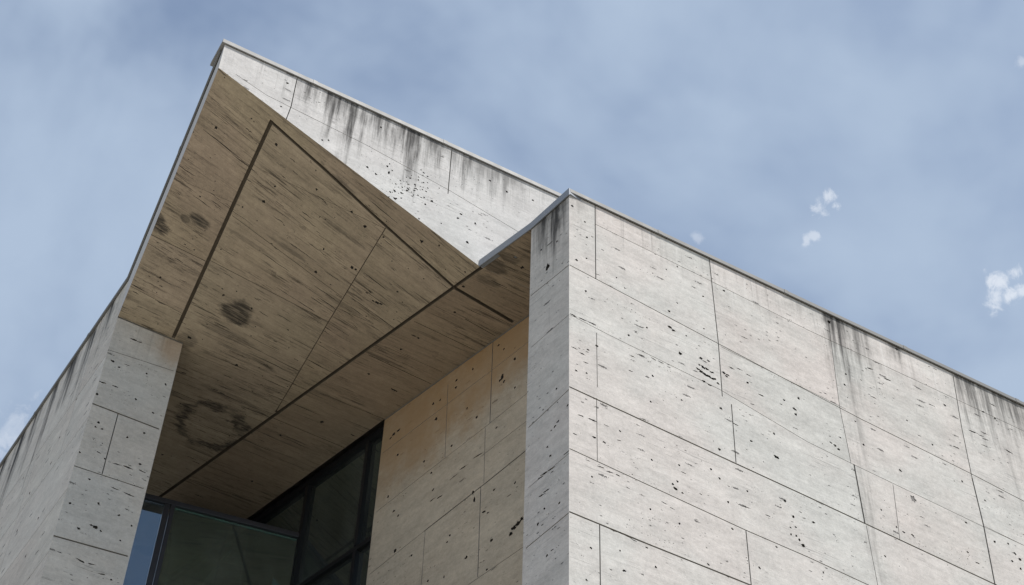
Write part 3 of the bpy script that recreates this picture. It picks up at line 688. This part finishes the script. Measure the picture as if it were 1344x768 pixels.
# roofs (close the volumes from above)
m = MB()
rA = PT - nTP * .05; ins = lambda p: V((p.x, p.y, p.z))
Rr = PW_.p(RX, .02); Rr2 = Rr + az(-30) * 7
m.poly([PT - Z * .02, PW_.p(RX, .02), V((Rr2.x, Rr2.y, PT.z - .02)), V((parB.x, parB.y, 17.3)), V((gapA.x, gapA.y, 17.15)), V((gapB.x, gapB.y, 17.12)), LTOP - Z * .02])
m.poly([V((gapB.x, gapB.y, HS)), V((gapA.x, gapA.y, HS)), V((gapA.x, gapA.y, 17.15)), V((gapB.x, gapB.y, 17.12))])
m.poly([V((gapA.x, gapA.y, HS)), V((parB.x, parB.y, HS)), V((parB.x, parB.y, 17.3)), V((gapA.x, gapA.y, 17.15))])
m.poly([Rr, Rr2, V((Rr2.x, Rr2.y, H - .2)), V((Rr.x, Rr.y, H - .2))])
m.poly([V((parB.x, parB.y, HS)), V((parB.x, parB.y, 17.3)), V((Rr2.x, Rr2.y, PT.z - .02)), V((Rr2.x, Rr2.y, HS))])
# front block roof
bk = az(-30) * 12
m.poly([V((NN.x, NN.y, H - .03)) + nW * .0, V((KIN.x, KIN.y, H - .03)) , K - nF * .3 - Z * .03, fp.p(S1, -CT + .03) - nF * .3, fp.p(S1, -CT + .03) + bk, PW_.p(RX, 0) * 1 - Z * (WT - CT - H + .03) + bk, PW_.p(RX, WT - CT - H + .03)])
m.poly([fp.p(S1, 0), fp.p(S1, 0) + bk, fp.p(S1, DEEP) + bk, fp.p(S1, DEEP)])
m.build('roof', M_roof, B)

# glazed wall behind the inner wall (window > frame, mullion, pane)
gO = e2 - nI * .12; GL = 5.6
gp = Plane(gO, dI, nI)
sM = [0.06, S(gp, 487, 578), S(gp, 408, 634), S(gp, 334, 686), GL]
GL = (parB - flat(gO)).dot(dI) - .02; sM[-1] = GL - .04
zTr = HS - 14.6                                             # transom
FLOOR = 13.35
W = MB(); wz = HS - FLOOR
W.bar(gp.p(0, .05), gp.p(GL, .05), nI, .10, .10); W.bar(gp.p(0, zTr), gp.p(GL, zTr), nI, .09, .075); W.bar(gp.p(0, wz - .05), gp.p(GL, wz - .05), nI, .10, .10)
win = W.build('window', M_frame_black, B, bevel=.004); tag(win, 'dark framed glazed wall under the ceiling strip')
for i, s_ in enumerate(sM):
    q = MB()
    q.bar(gp.p(s_, .10), gp.p(s_, zTr - .04), nI, .11, .06); q.bar(gp.p(s_, zTr + .04), gp.p(s_, wz - .10), nI, .11, .06)
    q.build('mullion', M_frame_black, win, bevel=.004)
for a, b in zip(sM, sM[1:]):
    for t0, t1 in ((.10, zTr - .038), (zTr + .038, wz - .10)):
        q = MB(); q.hexa([gp.p(a + .031, t0, .01), gp.p(b - .031, t0, .01), gp.p(b - .031, t1, .01), gp.p(a + .031, t1, .01)], [gp.p(a + .031, t0, .022), gp.p(b - .031, t0, .022), gp.p(b - .031, t1, .022), gp.p(a + .031, t1, .022)])
        q.build('pane', M_glass_green, win)
# dark room behind that glass
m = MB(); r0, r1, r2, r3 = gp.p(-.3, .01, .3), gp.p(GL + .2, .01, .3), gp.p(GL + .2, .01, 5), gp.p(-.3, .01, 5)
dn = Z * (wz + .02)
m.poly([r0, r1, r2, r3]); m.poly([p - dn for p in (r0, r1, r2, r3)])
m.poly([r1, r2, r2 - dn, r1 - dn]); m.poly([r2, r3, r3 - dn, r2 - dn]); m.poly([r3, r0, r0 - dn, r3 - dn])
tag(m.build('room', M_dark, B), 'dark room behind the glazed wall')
# terrace behind the glass screen: floor, partition, back wall, wall under the screen
m = MB()
tA = flat(scr0) + nS * .12 ; tB = meet(tA, dS, flat(PL), dL); tC = tB + dL * 5; tD = flat(gp.p(GL, 0, .2))
m.prism([tA - dS * .02, tB, tC, tD], FLOOR - .35, FLOOR)
tag(m.build('terrace', M_dark, B), 'terrace floor behind the glass screen')
m = MB()
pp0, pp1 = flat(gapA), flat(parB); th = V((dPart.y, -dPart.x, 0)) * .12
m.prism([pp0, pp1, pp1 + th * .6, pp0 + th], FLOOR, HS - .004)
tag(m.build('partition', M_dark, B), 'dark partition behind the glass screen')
m = MB(); m.prism([flat(J) + dI * 1.25, flat(ip.p(wi, 0)), flat(tA), flat(tB), flat(PR) + dL * .25], 11.45, 11.85)  # slab added out of view to block ground bounce and darken the deep soffit
tag(m.build('bounce_blocker_slab', M_dark, B), 'unseen slab added below the loggia to block ground bounce')
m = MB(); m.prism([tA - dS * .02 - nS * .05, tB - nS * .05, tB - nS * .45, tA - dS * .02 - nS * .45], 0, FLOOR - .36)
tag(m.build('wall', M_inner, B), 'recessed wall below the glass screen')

# ------------------------------------------------------------------ free standing glass screen across the loggia
GS = thing('glass_screen', None, 'dark framed glass screen spanning the loggia between pier and glazed wall', 'glass screen')
RZ = 15.53
sp = Plane(V((scr0.x, scr0.y, RZ)), dS, nS)
SL = (flat(meet(flat(scr0), dS, flat(b1), dL)) - flat(scr0)).length
m = MB(); m.bar(sp.p(.0, 0.0), sp.p(SL, 0.0), nS, .11, .075); m.build('rail', M_frame, GS, bevel=.005)
sPost = (flat(post) - flat(scr0)).dot(dS)
hb = RZ - FLOOR
m = MB(); m.bar(sp.p(.05, .04), sp.p(.05, hb), nS, .10, .06); m.build('post', M_frame, GS, bevel=.005)
m = MB(); m.bar(sp.p(sPost - .045, .04), sp.p(sPost - .045, hb), nS, .12, .055); m.bar(sp.p(sPost + .03, .04), sp.p(sPost + .03, hb), nS, .10, .07); m.build('post', M_frame, GS, bevel=.005)
m = MB(); m.bar(sp.p(SL - .04, .04), sp.p(SL - .04, hb), nS, .10, .06); m.build('post', M_frame, GS, bevel=.005)
for a, b, mt in ((.085, sPost - .075, M_glass_green), (sPost + .07, SL - .075, M_glass)):
    q = MB(); q.hexa([sp.p(a, .04, -.006), sp.p(b, .04, -.006), sp.p(b, hb, -.006), sp.p(a, hb, -.006)], [sp.p(a, .04, .006), sp.p(b, .04, .006), sp.p(b, hb, .006), sp.p(a, hb, .006)])
    q.build('pane', mt, GS)
q1, q2 = sp.px(263, 768), sp.px(305, 717)
m = MB(); m.tube(sp.p(q1[0], q1[1], .10), sp.p(q2[0], q2[1], .10), .016); m.build('reflection_streak', M_metal_pale, GS)  # thin pale tube standing in for a diagonal reflection in the pane

# ------------------------------------------------------------------ ground
m = MB(); n = 64
m.poly([V((6000 * math.cos(2 * math.pi * k / n), 6000 * math.sin(2 * math.pi * k / n), 0)) for k in range(n)])
g = m.build('ground', M_paving); tag(g, kind='structure')

# ------------------------------------------------------------------ light
SUN_EL, SUN_AZ = 58.0, 126.0
sd = -V((math.cos(R(SUN_EL)) * math.sin(R(SUN_AZ)), math.cos(R(SUN_EL)) * math.cos(R(SUN_AZ)), math.sin(R(SUN_EL))))
l = bpy.data.lights.new('sun', 'SUN'); l.energy = 3.6; l.angle = R(.53); l.color = (1, .955, .89)
so = bpy.data.objects.new('sun', l); COL.objects.link(so); so.rotation_euler = sd.to_track_quat('-Z', 'Y').to_euler(); so.location = (30, -20, 40)

w = bpy.data.worlds.new('World'); sc.world = w; w.use_nodes = True
class WT_(NT):
    def __init__(self, tree): self.t = tree; tree.nodes.clear()
N = WT_(w.node_tree)
out = N.n('ShaderNodeOutputWorld'); bg = N.n('ShaderNodeBackground'); N.L(bg.outputs[0], out.inputs[0])
sky = N.n('ShaderNodeTexSky', sky_type='NISHITA'); sky.sun_disc = False
sky.sun_elevation = R(SUN_EL); sky.sun_rotation = R(SUN_AZ); sky.air_density = 1.0; sky.dust_density = 1.0; sky.ozone_density = 1.5
STR = .122; bg.inputs[1].default_value = STR
tc = N.n('ShaderNodeTexCoord').outputs['Generated']
veil = N.noise(tc, 3.0, sx=1.1, sy=.9, sz=1.0, detail=5, rough=.55, off=2.3, dist=.4)
veil2 = N.noise(tc, 7.0, sx=1, sy=1, sz=1.8, detail=6, rough=.6, off=5.1, dist=.4)
f = N.math('ADD', N.sstep(veil, .38, .62, .34, .97), N.math('MULTIPLY', N.math('SUBTRACT', veil2, .5), .40), clamp=True)
VEIL = tuple(v / STR for v in (.375, .465, .60))
c = N.mix(f, sky.outputs[0], VEIL)
puff = N.noise(tc, 70.0, detail=9, rough=.66, off=1.4, dist=.4)
def blob(x, y, rad, k, thr=.0):
    d = ray(x, y)
    vm = N.n('ShaderNodeVectorMath', operation='DISTANCE'); N.L(tc, vm.inputs[0]); vm.inputs[1].default_value = d
    r = N.math('DIVIDE', vm.outputs['Value'], rad / FPX)
    v = N.math('ADD', r, N.math('MULTIPLY', N.math('SUBTRACT', .47, puff), 7.5))
    return N.math('MULTIPLY', N.sstep(v, -.2 + thr, 1.35 + thr, 1, 0), k)
cl = None
for args in ((1086, 258, 8, .5), (1077, 272, 8, .48), (1096, 271, 5, .5), (1080, 280, 7, .4), (1058, 315, 5, .38), (1067, 309, 5, .38), (1312, 370, 10, .6), (1333, 358, 8, .55), (1308, 393, 10, .5), (1328, 390, 11, .6), (1345, 386, 11, .55),
             (1342, 82, 6, .3), (914, 312, 6, .25), (5, 572, 30, .22), (-20, 590, 42, .3)):
    b = blob(*args); cl = b if cl is None else N.math('MAXIMUM', cl, b)
c = N.mix(cl, c, tuple(v / STR for v in (.80, .83, .88)))
N.L(c, bg.inputs[0])

sc.view_settings.view_transform = 'Standard'; sc.view_settings.look = 'None'
sc.view_settings.exposure = 0.2; sc.view_settings.gamma = 1.0; sc.view_settings.use_curve_mapping = False
